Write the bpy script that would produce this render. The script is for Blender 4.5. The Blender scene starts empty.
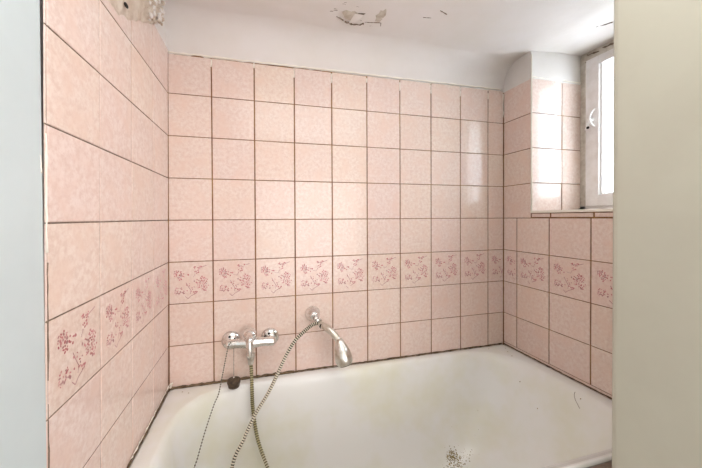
import bpy, math, random
from mathutils import Vector, Matrix, noise
random.seed(7)
C = bpy.context.scene.collection
T = 0.15                       # one wall tile, 15 cm; lengths below are in tiles, z = 0 on the rim of the tub
Z0 = 0.60
def P(x, y, z): return Vector((x*T, y*T, z*T + Z0))
PI = math.pi

# ------------------------------------------------------------------ materials
def mat(name): 
    m = bpy.data.materials.new(name); m.use_nodes = True
    nt = m.node_tree; return m, nt, nt.nodes['Principled BSDF']
def srgb(r, g, b):
    f = lambda c: ((c/255+0.055)/1.055)**2.4 if c > 10 else c/255/12.92
    return (f(r), f(g), f(b), 1)
def mixcol(nt, fac, a, b, kind='MIX'):
    n = nt.nodes.new('ShaderNodeMix'); n.data_type = 'RGBA'; n.blend_type = kind
    for s, v in ((0, fac), (6, a), (7, b)):
        if isinstance(v, bpy.types.NodeSocket): nt.links.new(v, n.inputs[s])
        else: n.inputs[s].default_value = v
    return n.outputs[2]
def tex(nt, scale, detail=4, rough=.6, lo=.35, hi=.65, off=(0, 0, 0), stretch=None):
    g = nt.nodes.new('ShaderNodeNewGeometry')
    mp = nt.nodes.new('ShaderNodeMapping'); mp.inputs['Location'].default_value = off
    if stretch: mp.inputs['Scale'].default_value = stretch
    nt.links.new(g.outputs['Position'], mp.inputs['Vector'])
    n = nt.nodes.new('ShaderNodeTexNoise'); n.inputs['Scale'].default_value = scale
    n.inputs['Detail'].default_value = detail; n.inputs['Roughness'].default_value = rough
    nt.links.new(mp.outputs[0], n.inputs['Vector'])
    r = nt.nodes.new('ShaderNodeMapRange'); r.inputs[1].default_value = lo; r.inputs[2].default_value = hi
    nt.links.new(n.outputs['Fac'], r.inputs[0]); return r.outputs[0]
def bump(nt, b, h, strength, dist):
    n = nt.nodes.new('ShaderNodeBump'); n.inputs['Strength'].default_value = strength; n.inputs['Distance'].default_value = dist
    nt.links.new(h, n.inputs['Height']); nt.links.new(n.outputs[0], b.inputs['Normal'])
def simple(name, col, rough=.5, metal=0, spec=.5, var=None, scale=20, lo=.35, hi=.65, bmp=None, off=(0,0,0)):
    m, nt, b = mat(name)
    b.inputs['Roughness'].default_value = rough; b.inputs['Metallic'].default_value = metal
    b.inputs['Specular IOR Level'].default_value = spec
    if var:
        t = tex(nt, scale, lo=lo, hi=hi, off=off)
        nt.links.new(mixcol(nt, t, col, var), b.inputs['Base Color'])
    else: b.inputs['Base Color'].default_value = col
    if bmp: bump(nt, b, tex(nt, bmp[0], 5, lo=.2, hi=.8), bmp[1], bmp[2])
    return m
def tile_mat(name, ca, cb, cc, rough):
    m, nt, b = mat(name)
    t = tex(nt, 85, 5, .7, .40, .62)
    c = mixcol(nt, t, ca, cb)
    t2 = tex(nt, 14, 3, .6, .45, .75, off=(3, 1, 2))
    c = mixcol(nt, t2, c, cc)
    a = nt.nodes.new('ShaderNodeAttribute'); a.attribute_name = 'tint'
    c = mixcol(nt, 1.0, c, a.outputs['Color'], 'MULTIPLY')
    nt.links.new(c, b.inputs['Base Color'])
    b.inputs['Roughness'].default_value = rough
    b.inputs['Specular IOR Level'].default_value = .5
    bump(nt, b, tex(nt, 18, 2, .5, .2, .8), .10, .004)
    return m
M = {}
M['tile'] = tile_mat('glazed_pink_tile', srgb(236,217,207), srgb(225,199,187), srgb(232,204,190), .15)
M['print'] = simple('rose_print', srgb(176,88,94), .3, var=srgb(208,140,142), scale=60)
M['print2'] = simple('mauve_print', srgb(162,112,112), .3, var=srgb(190,138,138), scale=60)
M['grout'] = simple('stained_brown_grout', srgb(124,82,54), .9, var=srgb(164,126,74), scale=16, lo=.42, hi=.7, bmp=(150, .4, .002))
M['grout_pale'] = simple('pale_grout', srgb(128,102,96), .9, var=srgb(206,186,180), scale=25)
M['plaster'] = simple('painted_plaster', srgb(231,224,221), .85, spec=.2, var=srgb(227,219,213), scale=5, bmp=(30, .12, .004))
M['plaster_rough'] = simple('crumbling_plaster', srgb(220,206,192), .95, spec=.1, var=srgb(200,180,162), scale=30, bmp=(80, .5, .006))
M['crack'] = simple('dark_crack', srgb(112,94,80), .95, spec=.1, var=srgb(148,128,112), scale=70)
M['bead'] = simple('cream_bead', srgb(246,238,226), .5)
M['caulk'] = simple('mouldy_caulk', srgb(84,66,48), .9, var=srgb(134,114,88), scale=60, bmp=(150, .5, .003))
M['enamel'] = simple('worn_enamel', srgb(242,242,239), .22, spec=.5, var=srgb(229,227,200), scale=3.2, lo=.47, hi=.80, off=(1.2, .4, .1))
M['chrome'] = simple('chrome', srgb(242,242,242), .2, metal=1, var=srgb(214,210,204), scale=70)
M['chrome_worn'] = simple('limescaled_chrome', srgb(234,232,228), .3, metal=1, var=srgb(200,192,178), scale=50)
M['chain'] = simple('tarnished_chain', srgb(120,112,98), .5, metal=.6)
M['rubber'] = simple('brown_rubber', srgb(52,40,30), .6, var=srgb(92,74,54), scale=90)
M['dark'] = simple('dark_holes_spots', srgb(34,30,26), .8)
M['white_paint'] = simple('white_window_paint', srgb(236,230,228), .35, var=srgb(226,218,214), scale=30)
M['grey_plaster'] = simple('grey_joint_plaster', srgb(214,204,192), .9, var=srgb(186,172,156), scale=34, bmp=(90, .5, .004))
M['jamb_blue'] = simple('pale_blue_gloss_paint', srgb(206,217,219), .35, var=srgb(201,212,214), scale=6)
M['jamb_green'] = simple('pale_green_gloss_paint', srgb(196,194,178), .4, var=srgb(191,188,172), scale=6)
M['dirt'] = simple('dirt_flakes', srgb(112,94,50), .9, var=srgb(168,150,96), scale=200)
M['floor'] = simple('grey_screed', srgb(168,160,150), .7, var=srgb(150,142,132), scale=12)
M['plastic'] = simple('white_plastic', srgb(245,242,240), .3)
def hose_mat():
    m, nt, b = mat('olive_stained_spiral')
    g = tex(nt, 7, 1, .5, .42, .6, off=(0, 2, 5))
    nt.links.new(mixcol(nt, g, srgb(218,212,190), srgb(190,182,142)), b.inputs['Base Color'])
    b.inputs['Metallic'].default_value = .75; b.inputs['Roughness'].default_value = .38
    return m
M['hose'] = hose_mat()
M['hose_clean'] = simple('chromed_spiral', srgb(222,214,196), .32, metal=.55)
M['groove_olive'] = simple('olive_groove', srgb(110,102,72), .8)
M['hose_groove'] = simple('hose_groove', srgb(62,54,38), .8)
m, nt, b = mat('window_glass')
b.inputs['Transmission Weight'].default_value = 1; b.inputs['Roughness'].default_value = 0; b.inputs['IOR'].default_value = 1.05
b.inputs['Base Color'].default_value = (1, 1, 1, 1)
M['glass'] = m

# ------------------------------------------------------------------ mesh builder
class MB:
    def __init__(s): s.v = []; s.f = []; s.m = []; s.t = []; s.s = []; s.mats = []
    def slot(s, name):
        if name not in s.mats: s.mats.append(name)
        return s.mats.index(name)
    def face(s, idx, mat, tint=(1, 1, 1), smooth=False):
        s.f.append(idx); s.m.append(s.slot(mat)); s.t.append(tint); s.s.append(smooth)
    def poly(s, pts, mat, tint=(1, 1, 1), smooth=False):
        i = len(s.v); s.v += [Vector(p) for p in pts]; s.face(list(range(i, i+len(pts))), mat, tint, smooth)
    def box(s, a, b, mat, bev=0):
        x0, x1 = sorted((a[0], b[0])); y0, y1 = sorted((a[1], b[1])); z0, z1 = sorted((a[2], b[2]))
        if bev:
            import bmesh
            bm = bmesh.new(); bmesh.ops.create_cube(bm, size=1)
            for v in bm.verts: v.co = P(*( (x0+x1)/2+v.co.x*(x1-x0), (y0+y1)/2+v.co.y*(y1-y0), (z0+z1)/2+v.co.z*(z1-z0)))
            bmesh.ops.bevel(bm, geom=bm.edges[:], offset=bev*T, segments=3, affect='EDGES', profile=.5)
            bm.verts.index_update(); i = len(s.v)
            s.v += [v.co.copy() for v in bm.verts]
            for f in bm.faces: s.face([i+v.index for v in f.verts], mat)
            bm.free(); return
        c = [P(x, y, z) for x in (x0, x1) for y in (y0, y1) for z in (z0, z1)]
        i = len(s.v); s.v += c
        for q in ((0,1,3,2), (4,6,7,5), (0,4,5,1), (2,3,7,6), (0,2,6,4), (1,5,7,3)): s.face([i+k for k in q], mat)
    def tube(s, pts, rad, mat, n=12, cap=True, smooth=True, mats=None):
        """pts: world points; rad: number or list; follows the path with a parallel frame"""
        pts = [Vector(p) for p in pts]; k = len(pts)
        if not isinstance(rad, (list, tuple)): rad = [rad]*k
        t0 = (pts[1]-pts[0]).normalized()
        a = t0.orthogonal().normalized(); base = len(s.v); prev = t0
        for j, p in enumerate(pts):
            t = (pts[min(j+1, k-1)] - pts[max(j-1, 0)])
            t = t.normalized() if t.length > 1e-9 else prev
            a = prev.rotation_difference(t) @ a; a = (a - t*a.dot(t)).normalized(); prev = t
            b = t.cross(a)
            for q in range(n):
                w = 2*PI*q/n; s.v.append(p + (a*math.cos(w)+b*math.sin(w))*rad[j])
        for j in range(k-1):
            for q in range(n):
                s.face([base+j*n+q, base+j*n+(q+1)%n, base+(j+1)*n+(q+1)%n, base+(j+1)*n+q], mats[j] if mats else mat, smooth=smooth)
        if cap:
            s.face([base+q for q in range(n)][::-1], mats[0] if mats else mat); s.face([base+(k-1)*n+q for q in range(n)], mats[-1] if mats else mat)
    def lathe(s, origin, axis, prof, mat, n=24, mats=None):
        """prof: (distance along axis, radius) in tiles"""
        o = Vector(origin); ax = Vector(axis).normalized()
        a = ax.orthogonal().normalized(); b = ax.cross(a); base = len(s.v)
        for d, r in prof:
            for q in range(n):
                w = 2*PI*q/n; s.v.append(o + ax*d*T + (a*math.cos(w)+b*math.sin(w))*r*T)
        for j in range(len(prof)-1):
            for q in range(n):
                s.face([base+j*n+q, base+j*n+(q+1)%n, base+(j+1)*n+(q+1)%n, base+(j+1)*n+q], mats[j] if mats else mat, smooth=True)
        s.face([base+q for q in range(n)][::-1], mat); s.face([base+(len(prof)-1)*n+q for q in range(n)], mats[-1] if mats else mat)
    def ball(s, c, r, mat, seg=10, ring=6, scale=(1, 1, 1)):
        base = len(s.v); c = Vector(c)
        for i in range(ring+1):
            ph = PI*i/ring
            for j in range(seg):
                th = 2*PI*j/seg
                s.v.append(c + Vector((math.sin(ph)*math.cos(th)*scale[0], math.sin(ph)*math.sin(th)*scale[1], math.cos(ph)*scale[2]))*r)
        for i in range(ring):
            for j in range(seg):
                s.face([base+i*seg+j, base+(i+1)*seg+j, base+(i+1)*seg+(j+1)%seg, base+i*seg+(j+1)%seg], mat, smooth=True)
    def build(s, name, parent=None, **props):
        me = bpy.data.meshes.new(name); me.from_pydata([tuple(v) for v in s.v], [], s.f)
        for mm in s.mats: me.materials.append(M[mm])
        me.polygons.foreach_set('material_index', s.m); me.polygons.foreach_set('use_smooth', s.s)
        at = me.attributes.new('tint', 'FLOAT_COLOR', 'CORNER')
        buf = []
        for fc, t in zip(s.f, s.t): buf += [t[0], t[1], t[2], 1.0]*len(fc)
        at.data.foreach_set('color', buf)
        me.validate(); me.update()
        o = bpy.data.objects.new(name, me); C.objects.link(o)
        if parent:
            o.parent = parent; o.matrix_parent_inverse = Matrix.Translation(-parent.location)
        for k, v in props.items(): o[k] = v
        return o
def empty(name, loc, **props):
    o = bpy.data.objects.new(name, None); C.objects.link(o); o.location = loc; o.empty_display_size = .03
    for k, v in props.items(): o[k] = v
    return o
def smoothpath(pts, n=8):
    pts = [Vector(p) for p in pts]; out = []
    for i in range(len(pts)-1):
        p0, p1, p2, p3 = pts[max(i-1, 0)], pts[i], pts[i+1], pts[min(i+2, len(pts)-1)]
        for k in range(n):
            t = k/n
            out.append(.5*((2*p1)+(p2-p0)*t+(2*p0-5*p1+4*p2-p3)*t*t+(3*p1-p0-3*p2+p3)*t**3))
    out.append(pts[-1]); return out
def resample(pts, step):
    out = [pts[0].copy()]; acc = 0
    for a, b in zip(pts, pts[1:]):
        d = (b-a).length; 
        while acc + d >= step:
            f = (step-acc)/d; a = a.lerp(b, f); out.append(a.copy()); d = (b-a).length; acc = 0
        acc += d
    return out

# ------------------------------------------------------------------ tiles
PRINT = []
_r = random.Random(3)
def blossom(cx, cy, R, k):
    for i in range(k):
        a = _r.random()*2*PI; d = R*math.sqrt(_r.random())
        x, y = cx+d*math.cos(a), cy+d*math.sin(a)
        if any(e[0] == 'e' and math.hypot(e[1]-x, e[2]-y) < .027 for e in PRINT): continue
        w = _r.uniform(.013, .024); h = w*_r.uniform(.5, .9); ang = _r.random()*PI
        PRINT.append(('e', x, y, w, h, ang, 'print' if _r.random() < .78 else 'print2'))
def stem(pts, w=.006):
    for a, b in zip(pts, pts[1:]): PRINT.append(('l', a, b, w, 'print2'))
for (dx, dy) in ((0, .07), (.06, .0), (-.06, -.01), (.02, -.08), (-.04, .05), (.07, -.05)): blossom(.24+dx, .70+dy, .056, 14)
for (dx, dy) in ((0, 0), (.05, .04), (-.05, .03), (0, -.06)): blossom(.66+dx, .82+dy, .046, 9)
stem([(.70, .84), (.78, .87), (.86, .90)]); stem([(.60, .70), (.56, .62), (.47, .64)], .004)
for (dx, dy) in ((0, 0), (.07, .03), (-.07, .05), (.03, -.09), (-.05, -.05), (.01, .12), (.10, -.06), (.06, -.13), (.08, .1)): blossom(.74+dx, .46+dy, .058, 14)
for (dx, dy) in ((0, 0), (.06, .03), (-.05, -.04), (-.04, .05), (.05, -.05)): blossom(.25+dx, .30+dy, .052, 12)
for (dx, dy) in ((0, 0), (.06, -.05), (.02, .06)): blossom(.55+dx, .30+dy, .044, 9)
stem([(.40, .50), (.45, .40), (.51, .30)]); stem([(.38, .17), (.44, .11), (.50, .17), (.60, .22), (.64, .26)])
stem([(.51, .30), (.49, .22)], .005)
for i in range(12): blossom(_r.uniform(.35, .66), _r.uniform(.2, .75), .01, 1)
GT = .010   # how far the tile faces stand proud of the grout
def tile(mb, F, u0, u1, v0, v1, deco=False, tint=None, rng=random, gu=.014, gv=.010, tilt=.004, flip=False):
    """F(u, v, n) -> world; a bevelled slab with a slight individual tilt"""
    a0, a1, b0, b1 = u0+gu, u1-gu, v0+gv, v1-gv
    if tint is None:
        k = rng.uniform(.975, 1.02); tint = (k, k*rng.uniform(.985, 1.01), k*rng.uniform(.98, 1.01))
    tu, tv, c = rng.uniform(-tilt, tilt), rng.uniform(-tilt, tilt), .011
    def n(u, v, base=0): return base + tu*(u-(u0+u1)/2) + tv*(v-(v0+v1)/2)
    rings = []
    for ins, dep in ((0, -GT-.005), (0, -.0075), (c*.35, -.003), (c, 0)):
        rings.append([F(u, v, n(u, v, dep)) for u, v in ((a0+ins, b0+ins), (a1-ins, b0+ins), (a1-ins, b1-ins), (a0+ins, b1-ins))])
    i = len(mb.v)
    for r in rings: mb.v += r
    for j in range(3):
        for q in range(4): mb.face([i+j*4+q, i+j*4+(q+1)%4, i+(j+1)*4+(q+1)%4, i+(j+1)*4+q], 'tile', tint)
    mb.face([i+12+q for q in range(4)], 'tile', tint)
    if deco:
        fu = (lambda x: u1-x) if flip else (lambda x: u0+x)
        wash = rng.random()
        for e in PRINT:
            if rng.random() < .06: continue
            if e[0] == 'e':
                _, x, y, w, h, ang, mm = e; pts = []
                if not (a0+.02 < fu(x) < a1-.02): continue
                for q in range(7):
                    t = 2*PI*q/7; px, py = w*math.cos(t), h*math.sin(t)
                    X = fu(x+px*math.cos(ang)-py*math.sin(ang)); Y = v0+y+px*math.sin(ang)+py*math.cos(ang)
                    pts.append(F(X, Y, n(X, Y, .0016)))
                mb.poly(pts, mm)
            else:
                _, a, b, w, mm = e; dx, dy = b[0]-a[0], b[1]-a[1]; L = math.hypot(dx, dy); nx, ny = -dy/L*w, dx/L*w
                if not (a0+.02 < fu(a[0]) < a1-.02 and a0+.02 < fu(b[0]) < a1-.02): continue
                mb.poly([F(fu(x), v0+y, n(fu(x), v0+y, .0016)) for x, y in ((a[0]-nx, a[1]-ny), (b[0]-nx, b[1]-ny), (b[0]+nx, b[1]+ny), (a[0]+nx, a[1]+ny))], mm)
def rag_tube(mb, pts, r, mat, step=.12, jit=.4, n=6):
    """an irregular hand-smeared bead"""
    pts = resample([Vector(p) for p in pts], step*T)
    if len(pts) < 3: return
    q = [p + Vector([random.uniform(-1, 1)*r*T*jit for _ in range(3)]) for p in pts]
    mb.tube(q, [r*T*random.uniform(1-jit, 1+jit) for _ in q], mat, n=n)

W = 9.646; S = 1.00695; FR = -4.06; CE = 8.76; FL = -Z0/T
rt = random.Random(11)

# --- back wall with the cove into the ceiling
wb = MB(); F = lambda u, v, n: P(u, -n, v)
wb.box((-.3, GT+.004, FL), (W+.3, .6, 7.97), 'grout')
lean = lambda v: 0.008*v
cols = [0]+[i*S for i in range(1, 10)]+[W]
for i in range(10):
    for j in range(-3, 8):
        tt = None
        v1 = j+1 if j < 7 else 7.93+.01*i+rt.uniform(-.01, .01)
        if j < -1: continue
        tile(wb, F, cols[i], cols[i+1], j, v1, deco=(j == 2), rng=rt, tint=None, gu=.0145, gv=.009)
prof = [(GT-.006, 7.955)]
for k in range(13):
    a = PI/2*k/12; prof.append((GT-.006 - .62*(1-math.cos(a)), CE-.62 + .62*math.sin(a)))
prof[-1] = (prof[-1][0], CE)
NX = 60; base = len(wb.v)
for j, (y, z) in enumerate(prof):
    for i in range(NX+1):
        x = -.3 + (W+.6-.0)*i/NX
        d = noise.noise(Vector((x*.9, z*1.3, 4)))*.02
        zz = z + (0 if j else noise.noise(Vector((x*5, 0, 9)))*.03 + .012*x - .03)
        wb.v.append(P(x, y+d, zz))
for j in range(len(prof)-1):
    for i in range(NX): wb.face([base+j*(NX+1)+i, base+j*(NX+1)+i+1, base+(j+1)*(NX+1)+i+1, base+(j+1)*(NX+1)+i], 'plaster', smooth=True)
wb.box((-.3, GT+.02, 7.9), (W+.3, .6, CE+.3), 'plaster')
rag_tube(wb, [P(0.05, .0, 7.96), P(W, .0, 8.06)], .022, 'bead')
rag_tube(wb, [P(.03, -.01, 7.0), P(.03, -.01, 7.95)], .014, 'bead')
rag_tube(wb, [P(W-.03, -.01, 7.2), P(W-.03, -.01, 8.0)], .016, 'bead')
for i in range(1, 10):
    rag_tube(wb, [P(cols[i], .008, rt.uniform(7.6, 7.85)), P(cols[i], .008, 7.95)], .014, 'bead', step=.06)
wb.build('wall_back', kind='structure')

# --- left wall
wl = MB(); F = lambda u, v, n: P(n + lean(v), -u, v)
wl.poly([P(-GT-.002 + lean(z), y, z) for y, z in ((.3, 8.0), (.3, FL), (FR+.01, FL), (FR+.01, 8.0))], 'grout_pale')
for i in range(4):
    for j in range(-4, 8):
        a, b = i*S, (i+1)*S
        tile(wl, F, a, b, j, j+1 if j < 7 else 8.02, deco=(j == 2), flip=True, rng=rt, gu=.011, gv=.008)
for j in range(-4, 8): tile(wl, F, 4*S, 4.058, j, j+1, rng=rt, gu=.005, gv=.008)
for j in range(-3, 8):      # the darker joints
    wl.tube([P(-.008+lean(j), -.02, j), P(-.008+lean(j), -4.05, j)], .0065*T, 'crack', n=6)
wl.tube([P(-.006, -.0, FL), P(-.006+.06, -.0, 7.95)], .014*T, 'grout', n=6)
rag_tube(wl, [P(.0+lean(0), -4.03, 0), P(lean(1), -4.03, 1), P(lean(2.2), -4.035, 2.2)], .007, 'crack')
rag_tube(wl, [P(.0+lean(2.4), -4.03, 2.4), P(lean(3.6), -4.035, 3.6)], .007, 'crack')
rag_tube(wl, [P(lean(3.7), -4.045, 3.7), P(lean(5), -4.045, 4.9)], .010, 'bead')
wl.box((-.5, FR-.005, FL), (-.05, .4, CE+.3), 'plaster')
# plaster above the tiles
NY = 30
base = len(wl.v)
zs = [7.99, 8.2, 8.4, 8.6, CE+.02]
for z in zs:
    for i in range(NY+1):
        y = -4.06*i/NY
        wl.v.append(P(.035 + noise.noise(Vector((y, z, 2)))*.015 + (0 if z > 8 else -.01), y, z + (noise.noise(Vector((y*4, 1, 1)))*.04 if z < 8 else 0)))
for j in range(len(zs)-1):
    for i in range(NY): wl.face([base+j*(NY+1)+i, base+j*(NY+1)+i+1, base+(j+1)*(NY+1)+i+1, base+(j+1)*(NY+1)+i], 'plaster', smooth=True)
wlo = wl.build('wall_left', kind='structure')
# crumbling plaster patch hanging over the top tiles of the left wall
pt = MB()
low = [(-.78, 8.35), (-.86, 8.12), (-1.0, 7.95), (-1.3, 7.78), (-1.7, 7.55), (-2.2, 7.24), (-2.6, 7.10), (-3.0, 7.08), (-3.4, 7.2), (-3.9, 7.3)]
def lowz(y):
    for (a, za), (b, zb) in zip(low, low[1:]):
        if b <= y <= a: return za + (zb-za)*(a-y)/(a-b)
    return low[-1][1]
NY, NZ = 110, 40; base = len(pt.v)
for i in range(NY+1):
    y = -.78 - 3.12*i/NY
    zl = lowz(y) + noise.noise(Vector((y*5, 0, 0)))*.05 + noise.noise(Vector((y*17, 3, 0)))*.025
    for j in range(NZ+1):
        f = j/NZ; z = zl + (CE+.02-zl)*f
        edge = min(1, f*7, i/6)
        rough = max(0, 1-(-.78-y)/1.1)
        h = .045 + .05*noise.fractal(Vector((y*2, z*2, 0)), 1, 2, 3) + rough*.26*abs(noise.fractal(Vector((y*9, z*9, 5)), 1, 2, 4)) + .01*noise.noise(Vector((y*14, z*5, 5)))
        yy = y + (rough*.05*noise.noise(Vector((z*7, 2, 8))) if i < 12 else 0)
        pt.v.append(P(lean(z)-.01 + .03*0 + max(.0, h)*edge**.6 + .015*edge, yy, z))
for i in range(NY):
    for j in range(NZ): pt.face([base+i*(NZ+1)+j, base+(i+1)*(NZ+1)+j, base+(i+1)*(NZ+1)+j+1, base+i*(NZ+1)+j+1], 'plaster_rough', smooth=True)
pt.ball(P(.13, -2.40, 7.36), .045*T, 'dark', scale=(.5, 1.4, .7))
for a, b in (((-1.25, 7.93), (-1.9, 7.66)), ((-1.8, 7.75), (-2.1, 7.5)), ((-1.5, 8.1), (-1.75, 8.0))):
    rag_tube(pt, [P(.075, a[0], a[1]), P(.075, b[0], b[1])], .008, 'crack', step=.05, jit=.6)
for k in range(150):
    y = -.80 - abs(random.gauss(0, .32)); z = random.uniform(lowz(y)+.03, 8.7)
    pt.ball(P(lean(z)+.06+random.random()*.10, y, z), random.uniform(.012, .05)*T, random.choice(('plaster', 'plaster_rough', 'plaster')), 6, 4, scale=(random.uniform(.5, 1), random.uniform(.6, 1.3), random.uniform(.5, 1.4)))
pt.build('crumbling_plaster', parent=wlo)

# --- right wall with its deep window recess
wr = MB(); NI = -.955; SI = 4.20; WX = 11.6
wr.box((W+GT+.004, GT, FL), (WX+.3, NI+GT+.004, 8.0), 'grout')
wr.box((W+GT+.004, NI+GT, FL), (WX+.3, -4.6, SI-.02), 'grout')
wr.box((W+GT-.012, .3, 7.97), (WX+.3, NI+GT-.008, CE+.3), 'plaster')
F = lambda u, v, n: P(W-n, -u, v)
yc = [0, .4825, 1.489, 2.496, 3.503, 4.51]
for i in range(5):
    for j in range(-4, 4):
        tile(wr, F, yc[i], yc[i+1], j if j else .07, j+1, deco=(j == 2), rng=rt, gu=.014, gv=.009)
tile(wr, F, 0, 4.5, .0, .07, rng=rt, gu=.01, gv=.006, tilt=0)
for j in range(4, 8): tile(wr, F, 0, -NI, j, j+1 if j < 7 else 8.02, rng=rt, gu=.012)
yb = [-NI, 1.525, 2.56, 3.57, 4.5]
for i in range(4): tile(wr, F, yb[i], yb[i+1], 4.02, SI-.065, rng=rt, gu=.02)
F = lambda u, v, n: P(u, NI-n, v)
vs = [SI, 5.01, 6.02, 7.016, 8.0]
for j in range(4):
    tile(wr, F, W+.03, 10.79, vs[j], vs[j+1], rng=rt, tilt=.012, tint=(1.02, 1.02, 1.03))
    tile(wr, F, 10.79, WX, vs[j], vs[j+1], rng=rt, tilt=.012, tint=(1.0, 1.0, 1.0))
wr.tube([P(W+.01, NI-.005, SI), P(W+.01, NI-.005, CE-.1)], .02*T, 'bead', n=8)
wr.box((W-.03, NI+.0, SI-.055), (WX, -4.6, SI+.01), 'bead', bev=.012)       # sill slab with a white front edge
rag_tube(wr, [P(W+.03, NI+.01, 8.03), P(WX, NI+.01, 8.05)], .022, 'bead')
rag_tube(wr, [P(WX-.03, NI-.02, SI+.02), P(WX-.03, NI-.02, 8.0)], .012, 'crack', step=.08, jit=.7)
rag_tube(wr, [P(WX-.05, NI-.05, SI+.02), P(WX-.05, NI-.03, SI+.22)], .03, 'crack', step=.05, jit=.7)
wr.build('wall_right', kind='structure')

# --- partition with the painted edge on the right, painted wall on the left
tr = MB(); tr.box((6.93, -4.57, FL), (WX+.3, -6.1, CE+.1), 'jamb_green', bev=.09)
# the chip low on its face
rag_tube(tr, [P(6.93, -4.79, -.62), P(6.93, -4.86, -.66), P(6.93, -4.98, -.75)], .018, 'crack', step=.03, jit=.7)
tr.build('trim_2', kind='structure')
tl = MB(); tl.box((-.5, FR-.001, FL), (.016, -18, CE+.1), 'jamb_blue', bev=.008)
rag_tube(tl, [P(.015, FR-.02, 4.5), P(.015, FR-.02, 4.62), P(.012, FR-.04, 4.7)], .008, 'bead', step=.03)
tl.build('trim_1', kind='structure')

# --- the rest of the room behind the camera
o = MB(); o.box((-.5, .6, FL-.4), (WX+3, -18.5, FL), 'floor'); o.build('floor', kind='structure')
o = MB(); o.box((-.5, -18, FL), (WX+3, -18.5, CE+.3), 'plaster'); o.build('wall_front', kind='structure')
o = MB(); o.box((WX+.31, -4.6, FL), (WX+.8, -18, CE+.3), 'plaster'); o.build('wall_side', kind='structure')
ce = MB()
NXc, NYc = 90, 110; base = len(ce.v)
for i in range(NXc+1):
    for j in range(NYc+1):
        x = -.5 + (WX+.85)*i/NXc; y = .3 - 18.4*(j/NYc)**1.5
        z = CE + noise.noise(Vector((x*.35, y*.35, 1)))*.03
        if x > W: z += .10*min(1, (x-W)/1.0)
        ce.v.append(P(x, y, z))
for i in range(NXc):
    for j in range(NYc): ce.face([base+i*(NYc+1)+j, base+i*(NYc+1)+j+1, base+(i+1)*(NYc+1)+j+1, base+(i+1)*(NYc+1)+j], 'plaster', smooth=True)
ce.box((-.5, .6, CE+.3), (WX+3, -18.5, CE+.6), 'plaster')
ceo = ce.build('ceiling', kind='structure')

# flaking paint on the ceiling
def flake(mb, outline, z, lift, mat):
    n = len(outline); cx = sum(p[0] for p in outline)/n; cy = sum(p[1] for p in outline)/n
    top = [P(x, y, z - lift*random.uniform(.5, 1.4)) for x, y in outline]; bot = [P(x, y, z+.03) for x, y in outline]
    mb.poly(top[::-1] if True else top, mat)
    for a in range(n): mb.poly([bot[a], bot[(a+1) % n], top[(a+1) % n], top[a]], mat)
def ragged(cx, cy, rx, ry, n=14, j=.35):
    return [(cx+rx*math.cos(2*PI*k/n)*random.uniform(1-j, 1+j), cy+ry*math.sin(2*PI*k/n)*random.uniform(1-j, 1+j)) for k in range(n)]
fk = MB(); zc = CE+.0
flake(fk, ragged(4.22, -1.1, .20, .16), zc, .03, 'grey_plaster')
flake(fk, ragged(4.9, -1.25, .10, .22), zc, .014, 'grey_plaster')
# curled dark-edged chips
fk.poly([P(4.28, -1.22, zc-.03), P(4.50, -1.26, zc-.05), P(4.36, -1.02, zc-.09), P(4.22, -.92, zc-.07)], 'plaster')
fk.poly([P(4.36, -1.24, zc-.022), P(4.52, -1.28, zc-.026), P(4.40, -1.04, zc-.04), P(4.30, -.98, zc-.04)], 'crack')
rag_tube(fk, [P(4.15, -.90, zc-.02), P(4.35, -.84, zc-.03), P(4.55, -.90, zc-.03), P(4.62, -.97, zc-.02)], .018, 'crack', step=.04, jit=.6)
rag_tube(fk, [P(3.9, -1.0, zc-.01), P(4.1, -.92, zc-.02)], .012, 'crack', step=.04)
rag_tube(fk, [P(4.62, -.97, zc-.01), P(5.0, -1.05, zc-.015), P(5.05, -.9, zc-.01)], .008, 'crack', step=.04)
rag_tube(fk, [P(6.15, -1.75, zc-.005), P(6.4, -1.66, zc-.005)], .008, 'crack', step=.04, jit=.7)
rag_tube(fk, [P(5.9, -1.45, zc-.005), P(6.1, -1.48, zc-.005)], .006, 'crack', step=.04, jit=.7)
rag_tube(fk, [P(10.3, -2.0, zc+.07), P(10.62, -2.35, zc+.07)], .012, 'crack', step=.05, jit=.7)
for i in range(14):
    x, y = random.uniform(3.7, 5.1), random.uniform(-1.5, -.85); rag_tube(fk, [P(x, y, zc-.004), P(x+.05, y-.02, zc-.004), P(x+.09, y, zc-.004)], .006, 'crack', step=.03)
fk.build('flaking_paint', parent=ceo)

# --- window
wn = empty('window_1', P(WX-.1, -2.75, SI), kind='structure')
fr = MB()
y0, y1, z0, z1, x0, x1 = NI+.012, -4.55, SI+.005, CE+.16, WX-.10, WX+.18
fr.box((x0, y0, z0), (x1, y0-.15, z1), 'grey_plaster'); fr.box((x0, y1, z0), (x1, y1+.2, z1), 'white_paint')
fr.box((x0, y0, z0), (x1, y1, z0+.14), 'white_paint', bev=.01)
fr.box((x0-.004, y0, z1-.36), (x1, y1, z1), 'grey_plaster')
fr.box((x0, -2.70, z0), (x1, -2.85, z1), 'white_paint')
for k in range(9): rag_tube(fr, [P(x0-.01, y0-.2-k*.4, z1-.17+random.uniform(-.03, .03)), P(x0-.01, y0-.5-k*.4, z1-.19)], .018, 'crack', step=.06, jit=.8)
rag_tube(fr, [P(x0-.01, y0-.17, z1-.35), P(x0-.01, y1, z1-.35)], .016, 'crack', step=.06, jit=.8)
fr.build('window_frame', parent=wn)
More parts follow.
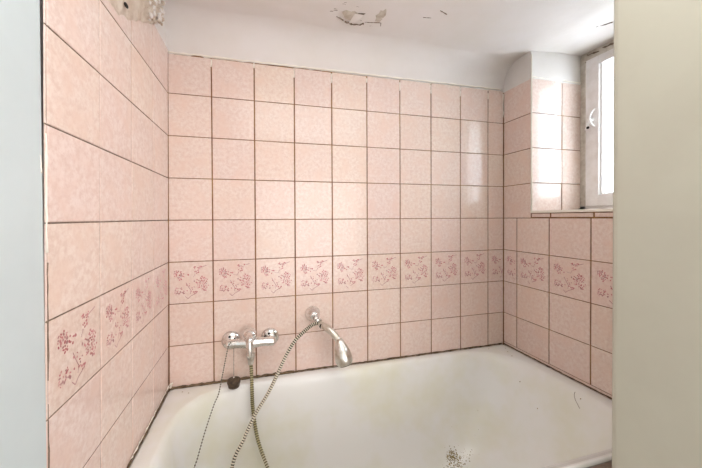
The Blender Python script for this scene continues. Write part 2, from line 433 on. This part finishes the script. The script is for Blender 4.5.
def sash(ya, yb_):
    s = MB(); sx0, sx1 = WX-.16, WX+.06; sz0, sz1 = SI+.13, CE-.16; g = .34; gz = .33
    a, b = max(ya, yb_), min(ya, yb_)
    for q in (((sx0, a, sz0), (sx1, a-g, sz1)), ((sx0, b, sz0), (sx1, b+g, sz1)), ((sx0+.006, a-g+.02, sz0+.003), (sx1-.006, b+g-.02, sz0+gz)), ((sx0+.006, a-g+.02, sz1-.24), (sx1-.006, b+g-.02, sz1-.003))): s.box(q[0], q[1], 'white_paint', bev=.02)
    # inner glazing rebate
    for q in (((sx0+.06, a-g+.01, sz0+gz-.01), (sx1-.02, a-g-.05, sz1-.23)), ((sx0+.06, b+g-.01, sz0+gz-.01), (sx1-.02, b+g+.05, sz1-.23)), ((sx0+.065, a-g-.03, sz0+gz-.01), (sx1-.03, b+g+.03, sz0+gz+.04))): s.box(q[0], q[1], 'plastic', bev=.008)
    so = s.build('sash', parent=wn)
    gl = MB(); gl.box((WX-.02, a-g+.02, sz0+gz-.02), (WX, b+g-.02, sz1-.22), 'glass'); gl.build('pane', parent=so)
    return so
s1 = sash(-1.14, -2.73); s2 = sash(-2.80, -4.36)
hd = MB(); hy, hz = -1.30, 6.82; hx = WX-.17
hd.lathe(P(hx+.02, hy, hz), (-1, 0, 0), [(0, .07), (.03, .07), (.05, .05), (.12, .04)], 'plastic', n=16)
hd.tube(smoothpath([P(hx-.07, hy-.13, hz+.27), P(hx-.11, hy-.07, hz+.18), P(hx-.12, hy-.03, hz+.02), P(hx-.11, hy-.07, hz-.13), P(hx-.07, hy-.13, hz-.22)], 6), [.026*T*(.6+.5*math.sin(PI*i/24)) for i in range(25)], 'plastic', n=10)
hd.tube([P(hx-.05, hy+.12, hz-.26), P(hx-.09, hy-.02, hz-.02)], .022*T, 'plastic', n=8)
hd.ball(P(hx-.05, hy+.06, hz-.2), .04*T, 'dark')
hd.build('window_handle', parent=s1)

# --- grubby sealing line between tub and tiles
ck = MB()
rag_tube(ck, [P(.02, -.02, .015), P(3, -.02, .01)], .032, 'caulk', step=.07, jit=.35)
rag_tube(ck, [P(2.9, -.015, .01), P(W, -.015, .01)], .020, 'caulk', step=.09, jit=.3)
rag_tube(ck, [P(.02, -.03, .01), P(.02, FR, .01)], .014, 'caulk', step=.08, jit=.5)
rag_tube(ck, [P(W-.012, -.03, .008), P(W-.012, -4.5, .008)], .016, 'caulk', step=.08, jit=.3)
rag_tube(ck, [P(.05, -.1, .16), P(.04, -1.0, .10), P(.04, -2.2, .09)], .010, 'bead', step=.06, jit=.8)
for k in range(6): ck.ball(P(.05+random.random()*.06, -.05-random.random()*.05, .06+random.random()*.12), .03*T*random.uniform(.5, 1.2), 'bead', 7, 5)
ck.build('trim_3', kind='structure')

# ------------------------------------------------------------------ bathtub
def rrect(x0, x1, y0, y1, r, per=10):
    pts = []; r = min(r, (x1-x0)/2-.01, (y1-y0)/2-.01)
    n_s = 26; n_t = 14
    def line(a, b, n):
        for k in range(n): t = k/n; pts.append((a[0]+(b[0]-a[0])*t, a[1]+(b[1]-a[1])*t))
    def arc(cx, cy, a0):
        for k in range(per): a = a0 + PI/2*k/per; pts.append((cx+r*math.cos(a), cy+r*math.sin(a)))
    line((x0+r, y0), (x1-r, y0), n_s); arc(x1-r, y0+r, -PI/2)
    line((x1, y0+r), (x1, y1-r), n_t); arc(x1-r, y1-r, 0)
    line((x1-r, y1), (x0+r, y1), n_s); arc(x0+r, y1-r, PI/2)
    line((x0, y1-r), (x0, y0+r), n_t); arc(x0+r, y0+r, PI)
    return pts
tb = MB(); ring = []
# outer skirt, flat rim, rolled lip, basin
X0, X1, YF, YB = .012, W-.012, FR, -.012
spec = [(X0+.06, X1-.06, YF+.22, YB-.06, .15, -.55), (X0+.02, X1-.02, YF+.22, YB-.02, .12, -.10), (X0, X1, YF+.01, YB, .12, -.085), (X0, X1, YF, YB, .10, -.05), (X0+.02, X1-.02, YF+.02, YB-.02, .10, -.01), (X0+.06, X1-.06, YF+.06, YB-.06, .10, 0.0)]
top = (.48, 9.15, -3.86, -.32, 1.15); bot = (1.30, 6.6, -2.9, -1.15, .80); D = 2.75
for f in (.0,): spec.append((top[0]-.16, top[1]+.2, top[2]-.14, top[3]+.14, 1.2, -.005))
def lerp(a, b, t): return a+(b-a)*t
K = 26
for k in range(K+1):
    t = k/K
    # profile: lip roll, straight slope, then a wide radius to the floor
    a = t*PI/2
    hor = 1-math.cos(a); ver = math.sin(a)
    hor = hor*.75 + t*.25
    s_ = [lerp(top[i], bot[i], hor) for i in range(5)]
    lip = math.exp(-t*16)
    spec.append((s_[0]-.10*lip, s_[1]+.14*lip, s_[2]-.08*lip, s_[3]+.08*lip, s_[4], -D*ver**1.15 - .022))
for t in (.85, .6, .3, .05):
    spec.append((lerp(4, bot[0], t), lerp(4, bot[1], t), lerp(-2, bot[2], t), lerp(-2, bot[3], t), bot[4]*t, -D-.022-.02*(1-t)))
rings = [(rrect(a, b, c, d, r), z) for a, b, c, d, r, z in spec]; n = len(rings[0][0])
for pts, z in rings: tb.v += [P(x, y, z) for x, y in pts]
for j in range(len(rings)-1):
    for q in range(n): tb.face([j*n+q, j*n+(q+1) % n, (j+1)*n+(q+1) % n, (j+1)*n+q], 'enamel', smooth=True)
tb.face([(len(rings)-1)*n+q for q in range(n)], 'enamel', smooth=True)
tub = empty('bathtub', P(W/2, -2, FL), label='white enamelled bathtub with grimy stained bottom, built in under the pink tiled walls', category='bathtub')
tbo = tb.build('basin', parent=tub)
dr = MB(); dr.lathe(P(2.2, -2.0, -D-.035), (0, 0, 1), [(0, .2), (.02, .2), (.03, .17), (.015, .12)], 'chrome_worn', n=24, mats=['chrome_worn', 'chrome_worn', 'dark', 'dark']); dr.build('drain', parent=tub, label='chrome drain ring')
# tiled front of the tub
pn = MB(); F = lambda u, v, n: P(u, FR+.03-n, v)
pn.box((.06, FR+.03+GT, FL), (W-.01, FR+.2, -.10), 'grout')
for i in range(10):
    for j in range(-4, 0): tile(pn, F, max(.06, i*S), min((i+1)*S, W-.01), j, j+1 if j < -1 else -.10, rng=rt)
pn.build('bath_panel', parent=tub, label='pink tiled front panel')

# dirt
def surf(x, y):
    dg = bpy.context.evaluated_depsgraph_get()
    ok, loc, nor, *_ = bpy.context.scene.ray_cast(dg, P(x, y, .9), Vector((0, 0, -1)))
    return loc, nor
bpy.context.view_layer.update()
dm = MB(); dr_ = random.Random(5)
def speck(x, y, r):
    loc, nor = surf(x, y); a = nor.orthogonal().normalized(); b = nor.cross(a); ph = dr_.random()*6
    k = 5; ring_ = [loc + nor*.0002 + (a*math.cos(ph+2*PI*q/k)+b*math.sin(ph+2*PI*q/k))*r*dr_.uniform(.6, 1.4) for q in range(k)]
    tip = loc + nor*r*.8
    for q in range(k): dm.poly([ring_[q], ring_[(q+1) % k], tip], 'dirt')
DC = [(7.10, -.84)]
for i in range(280):
    cx, cy = DC[0]
    t = dr_.random()**1.3
    speck(cx + dr_.gauss(0, .05+.17*t) + .10*t, cy + dr_.gauss(0, .03+.05*t) - .22*t, dr_.uniform(.0006, .0026))
for i in range(45): speck(dr_.gauss(7.0, .45), dr_.gauss(-.95, .16), dr_.uniform(.0004, .0012))
for x, y in ((9.2, -.75), (9.3, -.5), (9.0, -1.2), (.35, -.22), (9.2, -2.6), (8.9, -1.8), (5.1, -1.0), (.5, -.3), (8.9, -.2), (9.42, -.3)): speck(x, y, .0022)
dm.build('dirt', label='scattered brown dirt flakes on the enamel of the bathtub', category='dirt', kind='stuff')
hr = MB()
pth = []
for k in range(9):
    t = k/8; loc, nor = surf(9.25-.14*t, -2.45-.2*t+.06*math.sin(PI*t)); pth.append(loc+nor*.0008)
hr.tube(pth, .0007, 'crack', n=5); hr.build('hair', label='thin dark hair curled on the right rim of the bathtub', category='hair')

# ------------------------------------------------------------------ mixer tap
mx = empty('bath_mixer_tap', P(1.87, 0, 1.04), label='chrome wall-mounted bath mixer tap with single lever, on the pink tiled wall above the tub', category='tap')
my = -.36
for x, zc_ in ((1.41, 1.01), (2.36, .995)):
    r = MB(); r.lathe(P(x, .002, zc_), (0, -1, 0), [(0, .225), (.03, .225), (.055, .215), (.09, .17), (.13, .10), (.14, .06)], 'chrome', n=32); ro = r.build('rosette', parent=mx)
    u = MB(); sgn = 1
    u.tube(smoothpath([P(x, -.12, zc_+.01), P(x+.015, -.19, zc_+.012), P(x+.02, -.27, zc_+.015), P(x+.02, my+.03, zc_+.01)], 5), .075*T, 'chrome', n=18)
    u.lathe(P(x+.02, my+.16, zc_+.01), (0, -1, 0), [(0, .10), (.01, .115), (.1, .115), (.12, .10)], 'chrome', n=6)
    u.build('union_nut', parent=mx)
    for dx, dz in ((-.02 if x < 2 else -.03, .12), (.09 if x < 2 else -.12, .06)):
        h = MB(); h.ball(P(x+dx+.0, -.115, zc_+dz), .032*T, 'dark', scale=(1, .5, 1)); h.build('dark_spot', parent=ro, label='dark spot on the rosette')  # small dark balls set on the upper part of each rosette
bd = MB()
bd.tube(smoothpath([P(1.34, my, 1.055), P(1.40, my, 1.055), P(1.6, my, 1.05), P(1.87, my-.01, 1.045), P(2.15, my, 1.035), P(2.39, my, 1.02), P(2.46, my, 1.015)], 5),
        [T*r for r in [.04, .08, .095, .10, .105]+[.105]*6+[.11, .115, .12, .13, .14, .14, .13, .12, .11]+[.105]*7+[.10, .095, .08, .04]], 'chrome', n=24)
bd.lathe(P(1.87, my+.02, 1.10), (0, -.45, 1), [(0, .14), (.06, .15), (.12, .15), (.15, .14), (.16, .12)], 'chrome', n=32)
bd.build('tap_body', parent=mx)
lv = MB(); lo = P(1.87, my+.02, 1.10) + Vector((0, -.45, 1)).normalized()*.16*T
lv.lathe(lo, (0, -.45, 1), [(0, .12), (.01, .15), (.06, .155), (.10, .135), (.135, .085), (.145, .02)], 'chrome', n=32)
lv.tube(smoothpath([lo + Vector((0, -.002, .006)), P(1.875, my-.30, 1.22), P(1.88, my-.37, 1.02), P(1.885, my-.38, .84)], 6),
        [T*r for r in [.07, .075, .08, .082, .084, .086, .086, .084, .08, .078, .075, .073, .072, .07, .07, .072, .07, .06, .035]], 'chrome', n=18)
lv.build('lever', parent=mx)
ot = MB(); ot.lathe(P(1.885, my-.02, 1.0), (0.01, 0, -1), [(0, .095), (.12, .09), (.16, .075), (.20, .075), (.205, .10), (.30, .10), (.31, .085), (.36, .08), (.44, .066), (.47, .058)], 'chrome_worn', n=24)
ot.build('hose_outlet', parent=mx)

# ------------------------------------------------------------------ hose
hose_pts = [P(1.892, -.382, .525), P(1.905, -.42, .35), P(1.917, -.50, -.03), P(1.936, -.50, -.51), P(2.045, -.66, -1.13), P(2.262, -.95, -1.62), P(2.5, -1.35, -2.15), P(2.75, -1.9, -2.62), P(2.4, -2.5, -2.60), P(1.85, -2.4, -2.45),
            P(1.50, -1.75, -1.85), P(1.52, -1.15, -1.23), P(1.74, -.95, -.85), P(1.99, -.85, -.40), P(2.32, -.83, .10), P(2.67, -.78, .77), P(2.90, -.68, 1.08), P(3.12, -.58, 1.235), P(3.36, -.44, 1.34), P(3.50, -.38, 1.36), P(3.575, -.32, 1.343)]
line = resample(smoothpath(hose_pts, 16), .0019)
# spiral ribs: a radius that swells and drops along the hose, dark in the grooves
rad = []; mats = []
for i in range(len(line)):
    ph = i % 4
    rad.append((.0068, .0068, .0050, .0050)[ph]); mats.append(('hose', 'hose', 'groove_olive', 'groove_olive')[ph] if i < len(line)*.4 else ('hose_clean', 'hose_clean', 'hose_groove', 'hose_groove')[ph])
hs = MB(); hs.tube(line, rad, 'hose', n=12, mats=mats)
hs.build('shower_hose', label='ribbed metal shower hose with greenish tarnish, looping from the tap into the tub', category='hose')

# ------------------------------------------------------------------ wall holder and handset
hb = empty('shower_holder', P(3.47, 0, 1.50), label='chrome conical wall bracket fixed to the tiles, holding the hand shower', category='holder')
r = MB(); r.lathe(P(3.47, .002, 1.495), (0.0, -1, 0), [(0, .20), (.03, .203), (.06, .195), (.14, .15), (.20, .11), (.24, .09), (.25, .06)], 'chrome', n=32); r.build('wall_plate', parent=hb)
k_ = MB(); k_.tube([P(3.49, -.22, 1.46), P(3.53, -.27, 1.42)], .065*T, 'chrome', n=16)
k_.lathe(P(3.565, -.26, 1.375), Vector((.25, -.75, -.05)), [(-.06, .052), (-.05, .078), (.06, .080), (.07, .054)], 'chrome', n=20); k_.build('cradle', parent=hb)
scr = MB(); scr.ball(P(3.50, -.235, 1.44), .042*T, 'dark'); scr.build('cradle_joint', parent=hb, label='dark joint of the cradle')
hh = empty('hand_shower', P(3.62, -.33, 1.33), label='chrome hand shower with curved handle and drop-shaped head, lying in the wall bracket', category='hand shower')
g = MB()
hp = smoothpath([P(3.600, -.33, 1.33), P(3.675, -.42, 1.29), P(3.775, -.52, 1.245), P(3.89, -.64, 1.14), P(3.985, -.74, 1.0), P(4.035, -.81, .86)], 6)
g.tube(hp, [T*(.066+.024*math.sin(PI*min(1, i/30*1.1))) for i in range(len(hp))], 'chrome_worn', n=18); g.build('handle', parent=hh)
c_ = MB(); c_.lathe(P(3.645, -.395, 1.295), Vector((.5, -.8, -.36)), [(-.02, .07), (-.015, .078), (.015, .078), (.02, .07)], 'dark', n=20); c_.build('handle_ring', parent=hh, label='dark ring round the handle')
hd_ = MB(); a = P(4.01, -.76, .95); ax = Vector((.20, -.26, -1.0))
hd_.lathe(a, ax, [(-.12, .075), (-.05, .10), (.02, .13), (.10, .168), (.20, .20), (.30, .215), (.38, .215), (.45, .20), (.49, .175), (.495, .05)], 'chrome_worn', n=28)
hd_.build('shower_head', parent=hh)
sp = MB(); sp.lathe(a + ax.normalized()*.485*T, ax, [(0, .15), (.025, .145), (.03, .12)], 'rubber', n=24); sp.build('spray_plate', parent=hh, label='grey spray plate')

# ------------------------------------------------------------------ plug on its chain, loose ball chain
pg = empty('bath_plug', P(1.50, -.37, .05), label='dark brown rubber bath plug hanging on a thin chain from the tap', category='plug')
st = MB(); st.lathe(P(1.50, -.37, .03), (0, 0, 1), [(0, .11), (.01, .125), (.06, .135), (.09, .14), (.10, .15), (.16, .155), (.18, .145), (.195, .10), (.20, .05)], 'rubber', n=28)
st.tube([P(1.50, -.37, .22), P(1.50, -.37, .28)], .02*T, 'chrome', n=10); st.build('stopper', parent=pg)
def ballchain(mb, pts, r, step, mat):
    q = resample(pts, step); mb.tube(pts, r*.3, mat, n=5)
    for p in q: mb.ball(p, r, mat, 7, 5)
ch = MB(); ballchain(ch, [P(1.505, -.37, .965), P(1.502, -.37, .7), P(1.50, -.37, .27)], .0014, .0046, 'chain'); ch.build('chain', parent=pg)
bc = MB()
ballchain(bc, smoothpath([P(1.44, -.44, 1.12), P(1.40, -.49, 1.08), P(1.375, -.49, .98), P(1.33, -.56, .75), P(1.27, -.56, .45), P(1.19, -.62, .06), P(1.115, -.75, -.08), P(.985, -1.0, -.42), P(.87, -1.25, -.80), P(.80, -1.5, -1.1), P(1.0, -1.8, -1.75), P(1.6, -2.0, -2.55), P(2.1, -2.0, -2.74)], 8), .0025, .0078, 'chain')
bc.build('ball_chain', label='long thin ball chain slung from the tap down into the left of the tub', category='chain')

# ------------------------------------------------------------------ light and camera
w = bpy.data.worlds.new('sky'); bpy.context.scene.world = w; w.use_nodes = True
bg = w.node_tree.nodes['Background']; bg.inputs[0].default_value = (.77, .895, 1, 1); bg.inputs[1].default_value = 10.0
def area(name, loc, rot, sx, sy, power, col):
    l = bpy.data.lights.new(name, 'AREA'); l.shape = 'RECTANGLE'; l.size = sx; l.size_y = sy; l.energy = power; l.color = col
    o = bpy.data.objects.new(name, l); C.objects.link(o); o.location = loc; o.rotation_euler = rot; return o
po = area('window_portal', P(WX+.25, -2.75, 6.5), (0, PI/2, 0), .68, .55, 1, (1, 1, 1)); po.data.cycles.is_portal = True
area('rear_fill', P(7.6, -16.5, 3.4), (PI/2*1.22, 0, 0), 1.7, 1.5, 25.0, (1, .985, .98))  # added soft fill from behind the camera, no window there
area('overhead_fill', P(4.6, -6.6, CE-.12), (0, 0, 0), 1.0, .8, 6.0, (1, .985, .975))  # added top light to brighten the basin, not a fitting of the room

cam = bpy.data.cameras.new('camera'); co = bpy.data.objects.new('camera', cam); C.objects.link(co)
yaw, pit, roll = .249021456, -.00970314, -.00510819
cy, sy, cp, sp_ = math.cos(yaw), math.sin(yaw), math.cos(pit), math.sin(pit)
f = Vector((sy*cp, cy*cp, sp_)); r_ = Vector((cy, -sy, 0)); u_ = r_.cross(f)
R_ = r_*math.cos(roll)+u_*math.sin(roll); U_ = u_*math.cos(roll)-r_*math.sin(roll)
co.matrix_world = Matrix((( R_.x, U_.x, -f.x, 2.10911*T), (R_.y, U_.y, -f.y, -7.58244*T), (R_.z, U_.z, -f.z, 4.04096*T+Z0), (0, 0, 0, 1)))
cam.sensor_fit = 'HORIZONTAL'; cam.sensor_width = 36; cam.lens = 289.419/702*36
cam.shift_x = (351-332.693)/702; cam.shift_y = (220.481-234)/702; cam.clip_start = .01
sc = bpy.context.scene; sc.camera = co
sc.view_settings.view_transform = 'Standard'; sc.view_settings.look = 'None'; sc.view_settings.gamma = 1; sc.view_settings.use_curve_mapping = False
sc.view_settings.exposure = 0.20
